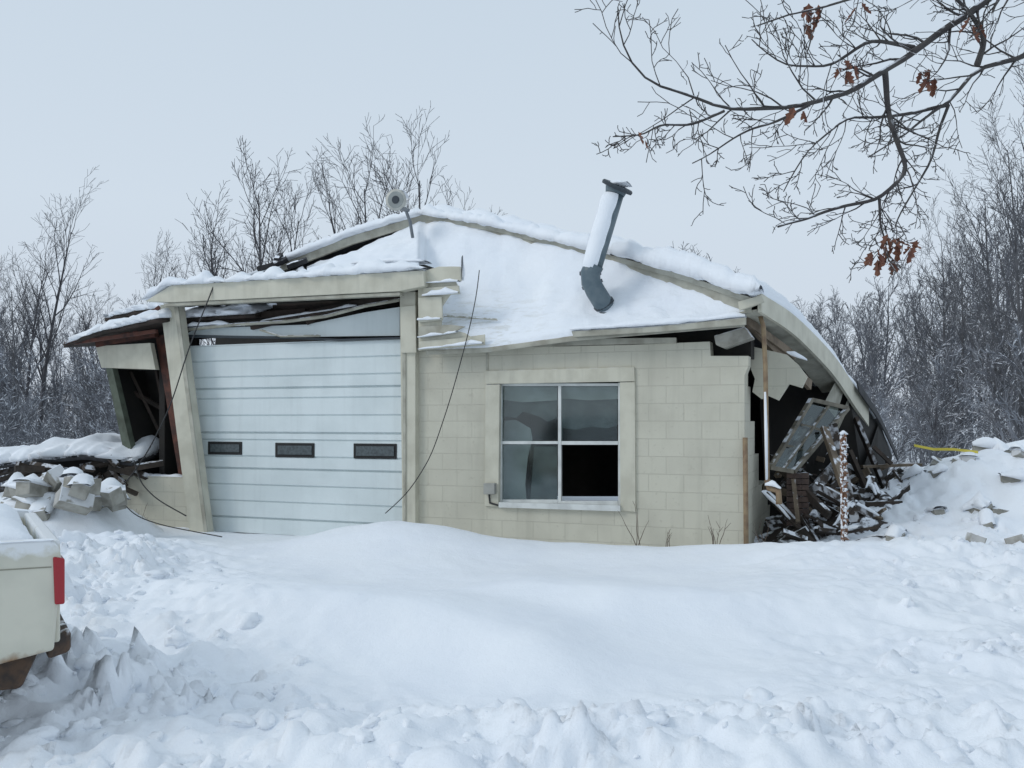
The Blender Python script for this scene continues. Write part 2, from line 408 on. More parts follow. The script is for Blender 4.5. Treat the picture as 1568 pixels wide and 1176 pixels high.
slab('curtain_reflection_left',[(767,612),(853,612),(852,640),(838,646),(826,638),(800,630),(790,640),(767,637)],.13,.01,CURTD,gar)  # jagged lower edges imitate dark tree reflections in the upper panes
slab('curtain_reflection_right',[(860,608),(948,608),(948,650),(930,656),(905,653),(880,658),(860,655)],.13,.01,CURTD,gar)
slab('torn_curtain',[(772,644),(790,643),(812,656),(815,672),(808,700),(804,740),(806,766),(769,766),(768,700)],.16,.01,CURT,gar)
slab('lower_left_board',[(818,684),(853,684),(853,766),(812,766)],.2,.01,CURTD,gar)
mb=MB(); mb.prism([F(740,740,-.10),F(757,740,-.10),F(757,757,-.10),F(740,757,-.10)],EV*.1); mb.obj('outlet_box',simple('box_grey',(.35,.35,.32),.5),gar,bevel=.006)
mb=MB(); mb.tube([F(749,757,-.04),F(750,770,-.04),F(764,774,-.05)],.012,6); mb.obj('outlet_conduit',CABLE,gar)

# garage door
doorV=[];doorF=[]
def dleft(y): return interp(y,[517,830],[280,322])-14
seg=[517,544,571,590,607,635,663,675,702,722,749,776,803,830]
ys_=[]
joints={590,663,722,803}
for i in range(len(seg)-1):
    y0,y1=seg[i],seg[i+1]
    gap=1.6 if y0 in joints or y0==517 else .9
    dep=.03 if y0 in joints else .016
    ys_+= [(y0,dep),(y0+gap,dep),(y0+gap+1.2,0.0),(y1-1.0,-.004)]
for k,(y,dv) in enumerate(ys_):
    for x in (dleft(y),618):
        zr=F(618,y,.1).z; pt=F(x,645,.1+dv); pt.z=zr; doorV.append(pt)
for k in range(len(ys_)-1): doorF.append((2*k,2*k+1,2*k+3,2*k+2))
mkobj('garage_door',doorV,doorF,DOOR,gar,fixn=False)
PANE=simple('frosted_pane',(.085,.105,.11),.3,(.05,.06,.065),30)
for n,(x0,x1) in enumerate(((318,370),(421,481),(541,607))):
    t=676 if n==0 else (678 if n==1 else 679); b=t+(20 if n==0 else 22 if n==1 else 23)
    m=MB(); m.prism([F(x0,t,.085),F(x1,t+.6,.085),F(x1,b+.6,.085),F(x0,b,.085)],EV*.02); m.obj('door_window_frame_%d'%n,RUB,gar,bevel=.008)
    m=MB(); m.prism([F(x0+4,t+4.2,.075),F(x1-4,t+4.6,.075),F(x1-4,b-3.6,.075),F(x0+4,b-4.2,.075)],EV*.008)
    m.obj('door_window_glass_%d'%n,PANE,gar)
slab('door_top_section',[(284,512),(300,503),(470,497),(560,478),(612,470),(612,514),(440,516)],.14,.03,DOOR,gar)
slab('door_top_gap_line',[(284,513),(440,515),(520,519),(614,516),(614,518.5),(520,522),(440,518.5),(284,517)],.05,.04,CAP,gar)  # dark strip draws the gap line along the door's top edge
m=MB(); m.beam(F(276,492,.2),F(470,478,.3),.1,.09); m.beam(F(385,500,.1),F(612,452,.25),.06,.09); m.beam(F(300,482,.5),F(612,462,.5),.1,.12); m.beam(F(470,495,.1),F(500,480,.3),.05,.05)
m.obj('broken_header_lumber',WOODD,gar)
slab('header_shadow_gap',[(230,462),(276,458),(612,445),(612,472),(470,500),(300,520),(270,525)],.75,.05,BLACK,gar)  # black sheet painted as the shade below the header
m=MB(); snow_strip(m,[F(276,488,.15),F(330,480,.2),F(388,468,.2)],EV*.3,.11); snow_strip(m,[F(400,492,.1),F(500,476,.15),F(545,468,.15)],EV*.06,.03)
snow_strip(m,[F(286,500,.05),F(330,497,.05),F(372,499,.05)],EV*.1,.05)
m.obj('header_lumber_snow',SNOW,gar,smooth=True)
m=MB(); m.tube([F(285,505,.02),F(360,497,.02),F(440,492,.02),F(500,484,.02),F(560,468,.0),F(612,459,-.02)],.024,8); m.tube([F(398,505,.0),F(430,515,0),F(490,514,0)],.015,6); m.obj('door_track',TRIMD,gar,smooth=True)
slab('header_beam',[(222,461),(262,437),(648,414),(650,438),(610,446),(262,463)],-.35,.14,TRIM,gar,bevel=.006)
slab('header_beam_drip',[(250,464.5),(612,447.5),(612,452),(252,469)],-.33,.1,TRIMD,gar)
m=MB(); snow_strip(m,[F(226,460,-.24),F(262,438,-.25),F(350,433,-.25),F(450,427,-.25),F(560,420,-.25),F(655,413,-.25)],EV*.30,.10,amp=.9)
m.obj('header_snow',SNOW,gar,smooth=True)
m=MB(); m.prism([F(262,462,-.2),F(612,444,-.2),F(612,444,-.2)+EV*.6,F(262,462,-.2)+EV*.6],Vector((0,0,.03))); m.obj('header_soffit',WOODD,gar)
slab('door_post_left',[(245,467),(272,465),(319,830),(292,830)],-.18,.14,TRIM,gar,bevel=.006)
slab('door_post_left_lip',[(266,466),(272,466),(319,828),(314,828)],-.20,.017,TRIMD,gar)
slab('red_stud',[(238,515),(252,512),(286,730),(274,730)],.15,.1,REDW,gar)
# left wing
slab('wing_panel',[(146,530),(230,525),(238,566),(155,563)],-.02,.08,TRIM,gar,bevel=.004)
slab('wing_slant_frame',[(162,564),(172,564),(212,735),(196,722)],-.02,.1,simple('olive_frame',(.10,.12,.09),.8,(.06,.07,.05)),gar)
slab('wing_low_wall',[(182,727),(282,731),(292,830),(190,830)],-.02,.2,BLOCK,gar)
m=MB(); snow_strip(m,[F(182,727,.08),F(282,731,.08)],EV*.18,.04); m.obj('wing_wall_snow',SNOW,gar,smooth=True)
slab('wing_inner_shade',[(150,500),(300,480),(312,780),(222,780),(170,566)],.7,.05,BLACK,gar)  # dark backing sheet stands in for shade inside the wing
m=MB(); m.prism([F(166,564,.06),F(206,735,.06),F(206,735,.06)+EV*.9,F(166,564,.06)+EV*.9],EU*.05); m.obj('wing_end_shade',BLACK,gar)  # black side sheet added to close off the wing's painted shade
m=MB()
for a,b in (((200,570),(262,700)),((185,590),(275,640)),((235,540),(270,720)),((205,690),(270,690))):
    m.beam(F(*a,.4),F(*b,.5),.04,.06,R())
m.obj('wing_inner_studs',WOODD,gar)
for k,(pts,v0,dep,th,nm) in enumerate((
    ([(98,524),(150,505),(245,484)],-.4,1.2,.10,'a'),
    ([(160,484),(205,474),(300,462)],.5,1.3,.09,'b'),
    ([(185,497),(240,487),(390,478)],.05,.5,.07,'c'))):
    A=[F(x,y,v0) for x,y in pts]; B=[p+EV*dep+Vector((0,0,.15)) for p in A]
    loft('eave_snow_'+nm,A,B,40,10,th,SNOW,gar,amp=.9,nscale=3.4,rag=.25)
    A2=[F(x,y+3,v0+.03) for x,y in pts]; B2=[p+EV*dep+Vector((0,0,.13)) for p in A2]
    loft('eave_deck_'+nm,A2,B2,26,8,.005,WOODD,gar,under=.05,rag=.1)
m=MB()
m.beam(F(100,527,-.35),F(240,507,-.2),.05,.05); m.beam(F(185,515,-.1),F(245,470,.1),.04,.05); m.beam(F(205,510,0),F(232,480,.1),.03,.04); m.beam(F(150,528,.0),F(240,512,.1),.1,.08)
m.obj('eave_rafter_stubs',REDW,gar)

# gable
def rv(px): return interp(px,[430,650,1165],[1.5,1.6,-.25])
gcols=np.linspace(470,1140,130)
topx=[460,550,640,700,850,930,1090,1140]; topy=[418,384,346,350,380,401,457,472]
botx=[460,552,553,646,647,745,880,1140]; boty=[424,418,414,412,533,529,511,489]
def gpt(px,s,off=0):
    yt=interp(px,topx,topy)-off; yb=interp(px,botx,boty)-off
    T=F(px,yt,rv(px)-.02); Bt=F(px,yb,-.22); p=Bt.lerp(T,s)
    p.z-= .10*math.sin(math.pi*s)*interp(px,[650,800],[.2,1]); return p
def gable(name,mat,off,th,ampn):
    V=[];Fc=[];m=40
    for px in gcols:
        for j in range(m):
            s=j/(m-1); p=gpt(px,s,off)
            thin=1-.75*math.exp(-((px-720)/90)**2)*(1-s)
            step=0
            if ampn:
                for (xa,xb,sa) in ((660,765,.20),(700,800,.46),(650,720,.62),(820,960,.33)):
                    if xa<px<xb: step+=.035*(1/(1+math.exp(-(s-sa)*60)))*min(1,(px-xa)/14,(xb-px)/14)
            p.z+= step+ampn*(.05*noise.noise(p*2.3)+.03*noise.noise(p*6)+.014*noise.noise(p*15))*min(1,4*s+.3)+th*thin*min(1,.35+s*9)
            V.append(p)
    n=len(gcols)
    for i in range(n-1):
        for j in range(m-1): Fc.append((i*m+j,(i+1)*m+j,(i+1)*m+j+1,i*m+j+1))
    nb=len(V)
    for i in range(n): V.append(V[i*m]+Vector((0,0,-.05-th*.5))+EV*.02)
    for i in range(n-1): Fc.append((i*m,nb+i,nb+i+1,(i+1)*m))
    return mkobj(name,V,Fc,mat,gar,smooth=True)
gable('fallen_gable_snow',GSNOW,0,.05,1)
gable('fallen_gable_sheathing',TRIMD,-4,0.0,0)
slab('gable_bottom_board',[(875,507),(1000,500),(1142,486),(1142,497),(1010,508),(878,516)],-.28,.05,TRIMD,gar,bevel=.004)
m=MB(); snow_strip(m,[F(875,506,-.22),F(1000,499,-.22),F(1142,485,-.22)],EV*.16,.06); m.obj('gable_board_snow',SNOW,gar,smooth=True)
slab('siding_patch_a',[(645,416),(672,408),(704,408),(705,430),(648,434)],-.27,.04,TRIM,gar,bevel=.003)
slab('siding_patch_b',[(648,441),(702,437),(703,450),(648,453)],-.265,.03,TRIM,gar,bevel=.003)
slab('siding_patch_c',[(640,456),(676,454),(677,490),(641,494)],-.26,.03,TRIM,gar,bevel=.003)
slab('siding_patch_d',[(641,500),(690,497),(712,500),(700,506),(670,515),(641,517)],-.255,.02,TRIMD,gar)
slab('siding_patch_e',[(641,523),(700,518),(742,512),(742,528),(641,536)],-.26,.02,TRIM,gar)
slab('siding_underlay',[(640,416),(690,412),(700,436),(676,470),(676,500),(712,510),(742,528),(641,537)],-.225,.02,TRIM,gar)
def lying(name,quad,mat,h=.05):
    m=MB(); q=[gpt(px,s)+Vector((0,-.03,h)) for px,s in quad]; m.prism(q,Vector((0,0,.012))); m.obj(name,mat,gar)
lying('torn_siding_line_a',[(680,.19),(762,.17),(762,.180),(680,.200)],TRIMD,.075)
lying('torn_siding_line_d',[(706,.50),(708,.50),(709,.72),(707,.72)],CAP,.10)
m=MB()
for a in (([(648,434),(676,432),(703,431)],.04),([(648,452.5),(675,451),(703,449)],.045),([(641,490),(660,489),(676,488)],.06),([(641,517),(680,512),(700,508)],.05),([(642,535),(690,530),(740,526)],.035)):
    snow_strip(m,[F(x,y,-.265) for x,y in a[0]],EV*.10,a[1],amp=1)
m.obj('siding_snow',SNOW,gar,smooth=True)
slab('gable_slit_shade',[(548,409),(570,404),(650,405),(650,411),(552,414)],.0,.3,BLACK,gar)  # small black slab stands in for the shaded opening above the beam
m=MB(); snow_strip(m,[F(545,405,.1),F(600,402,.1),F(655,402,.1)],EV*.25,.06); m.obj('slit_snow',SNOW,gar,smooth=True)
slab('gap_shade',[(870,517),(1095,507),(1150,512),(1150,548),(1090,546),(1090,525),(870,531)],.22,.3,BLACK,gar)  # black filler takes the place of shade in the gap above the wall
m=MB(); m.prism([F(1093,514,-.12),F(1140,500,-.1),F(1152,517,-.1),F(1108,533,-.12),F(1096,528,-.12)],EV*.25); m.obj('loose_block',CONC,gar,bevel=.01)

# rakes
rakeR=[(650,328),(760,347),(870,374),(940,391),(1050,421),(1150,455)]
rakeL=[(650,328),(540,361),(430,404)]
def rakeboard(nm,L,hgt,dv=0):
    m=MB(); 
    for (x0,y0),(x1,y1) in zip(L[:-1],L[1:]):
        a=F(x0,y0,rv(x0)-dv); b=F(x1,y1,rv(x1)-dv); dz=Vector((0,0,-hgt))
        m.prism([a,b,b+dz,a+dz],EV*.05)
    m.obj(nm,TRIMD if dv else TRIM,gar)
rakeboard('rake_board_right',rakeR,.17,.04); rakeboard('rake_board_left',rakeL,.12,.04)
rakeboard('rake_trim_right',[(x,y+1) for x,y in rakeR],.06,.075)
m=MB(); snow_strip(m,[F(x,y+2,rv(x)+.05) for x,y in rakeR[:4]],EV*.4,.15); snow_strip(m,[F(935,388,rv(935)-.05)]+[F(x,y,rv(x)-.02) for x,y in rakeR[4:]]+[F(1166,447,-.3)],EV*.5,.22,amp=.3)
snow_strip(m,[F(x,y+2,rv(x)+.05) for x,y in rakeL],EV*.4,.13)
m.obj('rake_snow',SNOW,gar,smooth=True)
Aapex=F(650,330,1.65)
RA=[F(x,y+4,rv(x)+.1) for x,y in rakeR]+[F(1163,452,-.2)]
backapex=Aapex+EV*6.5+Vector((.3,0,-.9)); backeave=W(1366,697,15.0)
BU=.36
RB=[backapex.lerp(backeave,i/6)+Vector((0,0,.25*math.sin(math.pi*i/6))) for i in range(7)]
loft('roof_deck_right',RA,RB,30,30,.0,TAR,gar,bulge=BU,under=.07)
loft('roof_snow_right',RA,RB,60,70,.24,SNOW,gar,bulge=BU,amp=.4,base=.01)
LA=[F(650,330,1.65),F(540,364,1.6),F(430,409,1.55),F(330,436,1.0),F(262,452,.6)]
LB=[p+EV*6+Vector((0,0,-.5)) for p in LA]
loft('roof_deck_left',LA,LB,20,12,.0,TAR,gar,under=.06)
loft('roof_snow_left',LA,LB,50,40,.13,SNOW,gar,amp=.4,base=.01)
m=MB()
for a,b in (((420,405),(440,396)),((395,412),(432,402)),((440,408),(470,398)),((424,398),(430,390)),((450,420),(466,412))): m.beam(F(*a,1.2),F(*b,1.3),.08,.07,R())
m.obj('roof_splinters',TAR,gar)
E0=RA[-1]; 
def eave(s,dz=0,out=0):
    p=E0.lerp(backeave,s); p=p+Vector((0,0,BU*sag(s)+dz))+EU*out; return p
m=MB()
NF=20
for k in range(NF):
    s0=k*.74/NF; s1=(k+1)*.74/NF
    a=eave(s0,.02,.02);b=eave(s1,.02,.02); h0=.20+.14*s0; h1=.2+.14*s1
    m.prism([a,b,b+Vector((.0,0,-h1)),a+Vector((0,0,-h0))],-EU*.04)
m.obj('eave_fascia',TRIM,gar)
m=MB()
for k in range(14):
    s0=k*.56/14; s1=(k+1)*.56/14
    a=eave(s0,-.17,-.03);b=eave(s1,-.17,-.03); w0=.3+.1*noise.noise(Vector((k*.7,0,0)))
    m.prism([a,b,b-EU*w0+Vector((0,0,-.03)),a-EU*w0+Vector((0,0,-.03))],Vector((0,0,.02)))
for s0,s1,l in ((.50,.56,.35),(.60,.66,.5),(.68,.71,.3)):
    a=eave(s0,-.2,-.06);b=eave(s1,-.2,-.06); m.prism([a,b,b-EU*.1+Vector((0,0,-l)),a-EU*.14+Vector((0,0,-l*.8))],Vector((.01,.01,0)))
m.obj('eave_soffit',TRIMD,gar)
m=MB()
for k in range(10):
    s0=.60+k*.40/10; s1=.60+(k+1)*.40/10
    a=eave(s0,.07,.05);b=eave(s1,.07,.05); m.prism([a,b,b+Vector((.03,0,-.16)),a+Vector((.03,0,-.16))],EU*.02)
m.obj('shingle_edge',TAR,gar)
m=MB(); a=F(1130,462,-.3); b=F(1166,452,-.32); m.prism([a,b,F(1170,462,-.32),F(1150,470,-.3),F(1132,475,-.3)],EV*.05); m.obj('eave_return',TRIM,gar)
m=MB(); m.beam(F(1132,478,-.1),F(1240,590,1.8),.05,.12); m.beam(F(1140,490,0),F(1215,545,1.2),.06,.09); m.obj('eave_rafters',WOODL,gar)
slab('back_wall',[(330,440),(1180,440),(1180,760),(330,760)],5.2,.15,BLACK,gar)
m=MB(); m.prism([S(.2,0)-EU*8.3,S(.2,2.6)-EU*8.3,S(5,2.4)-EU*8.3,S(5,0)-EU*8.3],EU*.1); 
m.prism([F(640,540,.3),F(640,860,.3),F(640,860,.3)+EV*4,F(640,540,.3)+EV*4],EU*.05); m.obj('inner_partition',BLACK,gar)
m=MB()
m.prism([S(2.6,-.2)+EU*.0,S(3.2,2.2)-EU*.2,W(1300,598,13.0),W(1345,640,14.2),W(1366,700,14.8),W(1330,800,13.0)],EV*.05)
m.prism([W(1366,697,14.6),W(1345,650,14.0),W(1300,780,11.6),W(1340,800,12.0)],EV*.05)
m.obj('void_shade_sheets',BLACK,gar)  # black sheets added behind the debris as the shade of the void
slab('side_wall_chunk',[(1150,530),(1205,543),(1222,558),(1236,577),(1228,594),(1208,588),(1192,613),(1176,606),(1166,611),(1152,600),(1156,580),(1150,566)],.55,.1,BLOCK,gar)
m=MB(); snow_strip(m,[F(1205,540,.6),F(1222,548,.6),F(1236,552,.6)],EV*.1,.05); m.obj('chunk_snow',SNOW,gar,smooth=True)
m=MB()
def fr(a,b,d0,d1,w=.05,h=.05): m.beam(W(*a,d0),W(*b,d1),w,h)
fr((1242,612),(1298,625),11.4,11.6);fr((1298,625),(1215,722),11.6,10.8);fr((1215,722),(1180,716),10.8,10.8);fr((1180,716),(1242,612),10.8,11.4)
fr((1226,650),(1262,660),11.2,11.3,.03,.03);fr((1204,682),(1240,692),11.,11.1,.03,.03);fr((1270,619),(1200,718),11.5,10.8,.03,.03)
m.obj('fallen_window_frame',simple('aged_sash',(.20,.18,.14),.7,(.10,.09,.07),8,.4),gar)
m=MB(); m.prism([W(1243,614,11.42),W(1297,626,11.62),W(1214,721,10.82),W(1182,715,10.82)],Vector((0,.004,0))); m.obj('fallen_window_pane',glassmat('dusty_pane',.12,(.6,.65,.65)),gar)
deb=empty('collapse_debris')
m=MB(); m2=MB(); ms=MB()
def bd(a,b,d0,d1,w,h,mm,snow=0):
    p=W(*a,d0);q=W(*b,d1); mm.beam(p,q,w,h,U(-.5,.5))
    if snow: snow_strip(ms,[p+Vector((0,0,h*.4)),q+Vector((0,0,h*.4))],Vector((.5,.5,0))*w*1.6,snow)
bd((1262,655),(1292,745),11,10.4,.09,.05,m2); bd((1275,650),(1310,800),11.2,10.6,.10,.05,m); bd((1180,700),(1270,790),11.3,10.6,.05,.1,m)
bd((1190,730),(1240,640),11.2,11.6,.08,.05,m2); bd((1215,735),(1222,800),10.8,10.6,.05,.09,m2); bd((1200,800),(1290,700),11,12,.05,.12,m)
bd((1300,690),(1345,790),12.2,12,.05,.1,m); bd((1310,640),(1360,760),13,12.5,.05,.1,m); bd((1250,745),(1350,800),10.8,11.2,.06,.12,m,.04)
for k in range(85):
    px=U(1195,1390); py=U(700,815); d=interp(py,[690,835],[13.2,10.2])+U(-.3,.3)
    if px>1330 and py>780: continue
    p=W(px,py,d); L=U(.25,1.0); th=U(-.5,.9); ph=U(0,3.14)
    q=p+Vector((math.cos(ph)*math.cos(th),math.sin(ph)*math.cos(th)*.6,math.sin(th)))*L*.5
    (m if R()<.8 else m2).beam(p*2-q if R()<.3 else p,q,U(.03,.1),U(.02,.06),R()*3)
    if R()<.25: snow_strip(ms,[p+Vector((0,0,.03)),q+Vector((0,0,.03))],Vector((.12,.08,0)),U(.03,.07))
m.obj('dark_lumber',WOOD,deb); m2.obj('light_lumber',WOODL,deb)
m=MB(); 
for r in range(9):
    for c in range(3):
        p=W(1205+c*11,728+r*9,10.9); m.beam(p,p+EU*.085,.1,.06)
m.obj('brick_pier',simple('old_brick',(.11,.075,.06),.9,(.07,.05,.045),14,.2),deb)
ms.obj('lumber_snow',SNOW,deb,smooth=True)
V=[];Fc=[];n=24
for i in range(n):
    for j in range(n):
        u=-.3+3.2*i/(n-1); v=.6+4.2*j/(n-1)
        p=Vector((C.x,C.y,0))+EU*u+EV*v
        z=.12+.55*math.exp(-((u-1.2)/1.1)**2-((v-3)/1.8)**2)+.22*noise.noise(p*2.2)
        V.append(Vector((p.x,p.y,z)))
for i in range(n-1):
    for j in range(n-1): Fc.append((i*n+j,(i+1)*n+j,(i+1)*n+j+1,i*n+j+1))
mkobj('rubbish_heap',V,Fc,simple('rubbish',(.05,.04,.035),.95,(.02,.018,.015),9,.4,.8,15),deb)

def rubble(name,lst,capk=1.0):
    e=empty(name); m=MB(); s=MB()
    for (p,L,w,h,yaw,pit) in lst:
        t=Vector((math.cos(yaw)*math.cos(pit),math.sin(yaw)*math.cos(pit),math.sin(pit)))
        m.beam(p-t*L/2,p+t*L/2,w,h,U(-.6,.6))
        side=t.cross(Vector((0,0,1))).normalized()
        if R()<capk: snow_strip(s,[p-t*L*.55+Vector((0,0,h*.32)),p+t*L*.55+Vector((0,0,h*.32))],side*w*1.5,U(.06,.12),amp=1.0)
    m.obj('blocks',CONC,e,bevel=.008); s.obj('snow_caps',SNOW,e,smooth=True)
L=[]
for k in range(26):
    px=U(1360,1600); py=712+160*R()
    d=interp(py,[690,790,870],[13.3,11,9.2]); x=(px-CX)/FOC*d
    z=ground(x,d); L.append((Vector((x,d,z+U(-.05,.01))),U(.12,.34),U(.10,.22),U(.06,.15),U(0,3.1),U(-.5,.5)))
rubble('block_rubble',L,.8)
L=[]
for k in range(34):   # tumbled wall blocks on the bank left of the wing
    px=U(20,185); py=interp(px,[0,100,190],[775,750,765])+U(-22,22); d=U(10.6,12.0)
    p=W(px,py,d); p.z=max(p.z,ground(p.x,p.y)); L.append((p,U(.32,.40),U(.18,.2),U(.17,.2),U(0,3.1),U(-.6,.6)))
rubble('block_rubble.001',L,.55)
# snow heap that carries these blocks
V=[];Fc=[];n=40
for i in range(n):
    for j in range(n):
        x=-8.2+4.0*i/(n-1); y=10.0+3.4*j/(n-1); p=Vector((x,y,0))
        e=math.exp(-((x+6.2)/1.5)**4-((y-11.7)/1.25)**4)
        V.append(Vector((x,y,-.15+e*(.72+.16*noise.noise(p*2)+.07*noise.noise(p*6)))))
for i in range(n-1):
    for j in range(n-1): Fc.append((i*n+j,(i+1)*n+j,(i+1)*n+j+1,i*n+j+1))
mkobj('rubble_snow_heap',V,Fc,SNOW,None,smooth=True)
fl=empty('fallen_roof_section')
A=[W(-60,716,12.9),W(60,700,12.9),W(130,694,12.9),W(200,704,12.8)]; B=[p+Vector((.2,1.6,.2)) for p in A]
loft('roof_section_snow',A,B,60,12,.11,SNOW,fl,amp=1.1,nscale=2.5,rag=.5)
loft('roof_section_deck',[p+Vector((0,.03,-.02)) for p in A],B,34,10,.0,TAR,fl,under=.07,rag=.2)
m=MB()
for k in range(30):
    p=W(U(10,200),U(708,740),U(12.7,13.2)); q=p+Vector((U(-.7,.7),U(-.3,.3),U(-.3,.15))); m.beam(p,q,.06,.08,R()*3)
m.obj('broken_rafters',WOOD,fl)
m=MB(); m.prism([W(0,708,13.7),W(215,700,13.7),W(225,745,13.7),W(60,745,13.7)],Vector((0,.05,0))); m.obj('underside_shade',BLACK,fl)  # upright black panel serves as the shade below the fallen section

# vent pipe
vp=empty('vent_pipe')
m=MB(); m.tube([F(931,478,.2),F(922,462,.05),F(912,446,-.05),F(905,432,-.1),F(904,418,-.1),F(910,405,-.1)],.115,18); m.obj('elbow',PIPE,vp,smooth=True)
m=MB()
for a,b in (((926,468),(923,463)),((908,438),(906,433)),((904,421),(904,416))): 
    m.tube([F(*a,-.02 if a[0]<920 else .1),F(*b,-.03 if a[0]<920 else .08)],.127,18)
m.obj('bands',CAP,vp,smooth=False)
p0=F(906,416,-.1);p1=F(944,289,.0)
m=MB(); m.tube([p0,p0.lerp(p1,.5),p1],.105,20); m.obj('stack',PIPE,vp,smooth=True)
ax=(p1-p0).normalized(); ct=(ax+Vector((.15,-.35,0))).normalized()
m=MB(); m.tube([p1,p1+ct*.03,p1+ct*.045],[.185,.19,.175],24); m.obj('cap_disc',CAP,vp)
m=MB(); m.tube([p1-ax*.07,p1+ax*.0],[.11,.13],20); m.obj('collar',PIPE,vp)
m=MB()
side=(Vector((-1,-.7,.15))-ax*Vector((-1,-.7,.15)).dot(ax)).normalized(); cr=ax.cross(side).normalized()
n=40;k=11
for i in range(n):
    p=p0.lerp(p1,.02+.9*i/(n-1)); e=min(1,.3+min(i,n-1-i)*.3)
    for j in range(k):
        an=(j/(k-1)-.5)*2*1.45; rr=.108+.035*e*math.cos(an/1.45*1.57)*(1+.5*noise.noise(p*5+Vector((j*.3,0,0))))
        if j in (0,k-1): rr=.100; an*=1+.15*noise.noise(p*7)
        m.V.append(p+side*math.cos(an)*rr+cr*math.sin(an)*rr)
for i in range(n-1):
    for j in range(k-1): m.F.append((i*k+j,(i+1)*k+j,(i+1)*k+j+1,i*k+j+1))
m.obj('stack_snow',SNOW,vp,smooth=True)
m=MB(); snow_strip(m,[p1+ct*.045-EU*.13,p1+ct*.045+EU*.13],EV*.26,.05); m.obj('cap_snow',SNOW,vp,smooth=True)
m=MB(); m.tube([F(931,480,.2)+Vector((0,0,-.1)),F(930,474,.15)],[.2,.15],18); m.obj('flashing',CAP,vp)

fl_=empty('floodlight')
h0=F(608,307,.9); dirn=Vector((-.25,-1,-.05)).normalized()
m=MB(); m.tube([h0+dirn*-.22,h0-dirn*.10,h0+dirn*.02,h0+dirn*.05],[.06,.09,.145,.15],20); m.obj('housing',HORN,fl_,smooth=True)
m=MB(); m.tube([h0+dirn*.051,h0+dirn*.058],[.115,.115],20); m.obj('lens_ring',CURT,fl_)
m=MB(); m.tube([h0+dirn*.059,h0+dirn*.07],[.055,.05],14); m.obj('bulb',CAP,fl_)
m=MB(); m.tube([F(620,318,.9),F(628,340,.9),F(632,364,.9)],.022,8); m.beam(F(612,318,.9),F(626,322,.9),.05,.04); m.obj('bracket',simple('galv',(.14,.16,.18),.5),fl_)
m=MB(); snow_strip(m,[h0+dirn*.04+Vector((0,0,.12)),h0-dirn*.18+Vector((0,0,.07))],Vector((.2,0,0)),.06); m.obj('housing_snow',SNOW,fl_,smooth=True)

def cable(name,pts,r=.006):
    P=resample(pts,max(16,len(pts)*5))
    for _ in range(6): P=[P[0]]+[(P[i-1]+P[i]*2+P[i+1])/4 for i in range(1,len(P)-1)]+[P[-1]]
    m=MB(); m.tube(P,r,5); return m.obj(name,CABLE,smooth=True)
cable('hanging_cable',[F(734,414,.1),F(730,450,-.15),F(722,490,-.26),F(712,530,-.34),F(690,610,-.34),F(660,700,-.36),F(625,755,-.4),F(590,786,-.45)],.006)
cable('hanging_cable.001',[F(332,425,-.3),F(318,462,-.42),F(290,530,-.45),F(262,620,-.5),F(228,690,-.5),F(190,745,-.6),F(150,775,-.9),F(88,798,-1.2)],.009)
cable('hanging_cable.002',[F(205,705,-.3),F(215,740,-.5),F(240,765,-.6),F(285,790,-.6)],.009)
cable('hanging_cable.003',[F(180,760,-.9),F(205,790,-1.1),F(250,805,-1.2),F(340,822,-1.2)],.007)
m=MB(); m.tube([F(1141,670,-.08),F(1142,760,-.08),F(1143,890,-.08)],.028,8); m.obj('corner_pipe',BROWNP,smooth=True)
dp=empty('downspout')
m=MB(); m.tube([F(1160,470,.1),F(1169,500,.0),F(1172,560,.0),F(1175,735,.0)],.026,8); m.tube([F(1175,735,0),F(1178,748,-.02),F(1192,752,-.05),F(1193,772,-.05)],.035,8); m.obj('pipe',BROWNP,dp,smooth=True)
m=MB(); snow_strip(m,[F(1172,742,-.03),F(1184,744,-.03),F(1196,748,-.05)],EV*.12,.05)
m.tube([F(1171.5,600,-.022),F(1173,660,-.024),F(1174,735,-.022)],[.012,.018,.014],6)
m.obj('pipe_snow',SNOW,dp,smooth=True)
tp=empty('fence_post'); pb=W(1293,850,9.4); pt=W(1291,664,9.4)
m=MB(); m.beam(pb,pt,.05,.045,.3); m.beam(pb+Vector((0,-.03,0)),pt+Vector((0,-.03,0)),.012,.05,.3)
for k in range(12): q=pb.lerp(pt,(k+.8)/13); m.beam(q+Vector((-.028,-.045,0)),q+Vector((.028,-.045,0)),.03,.02)
m.obj('post',TPOST,tp)
m=MB(); snow_strip(m,[pt+Vector((-.04,0,-.01)),pt+Vector((.04,0,-.01))],Vector((0,.08,0)),.05)
for k in range(12):
    q=pb.lerp(pt,(k+1.05)/13)+Vector((U(-.008,.008),-.045,0)); snow_strip(m,[q+Vector((-.015,0,0)),q+Vector((.015,0,0))],Vector((0,.03,0)),.028)
m.obj('post_snow',SNOW,tp,smooth=True)
m=MB()
tpp=[W(1400,684,12.2),W(1430,690,12.1),W(1460,690,11.9),W(1498,700,11.7)]
tpp=[Vector((p.x,p.y,max(p.z,ground(p.x,p.y)+.05))) for p in tpp]
for a,b in zip(tpp[:-1],tpp[1:]): m.prism([a,b,b+Vector((0,.01,.035)),a+Vector((0,.01,.035))],Vector((0,.004,0)))
m.obj('caution_tape',YEL)

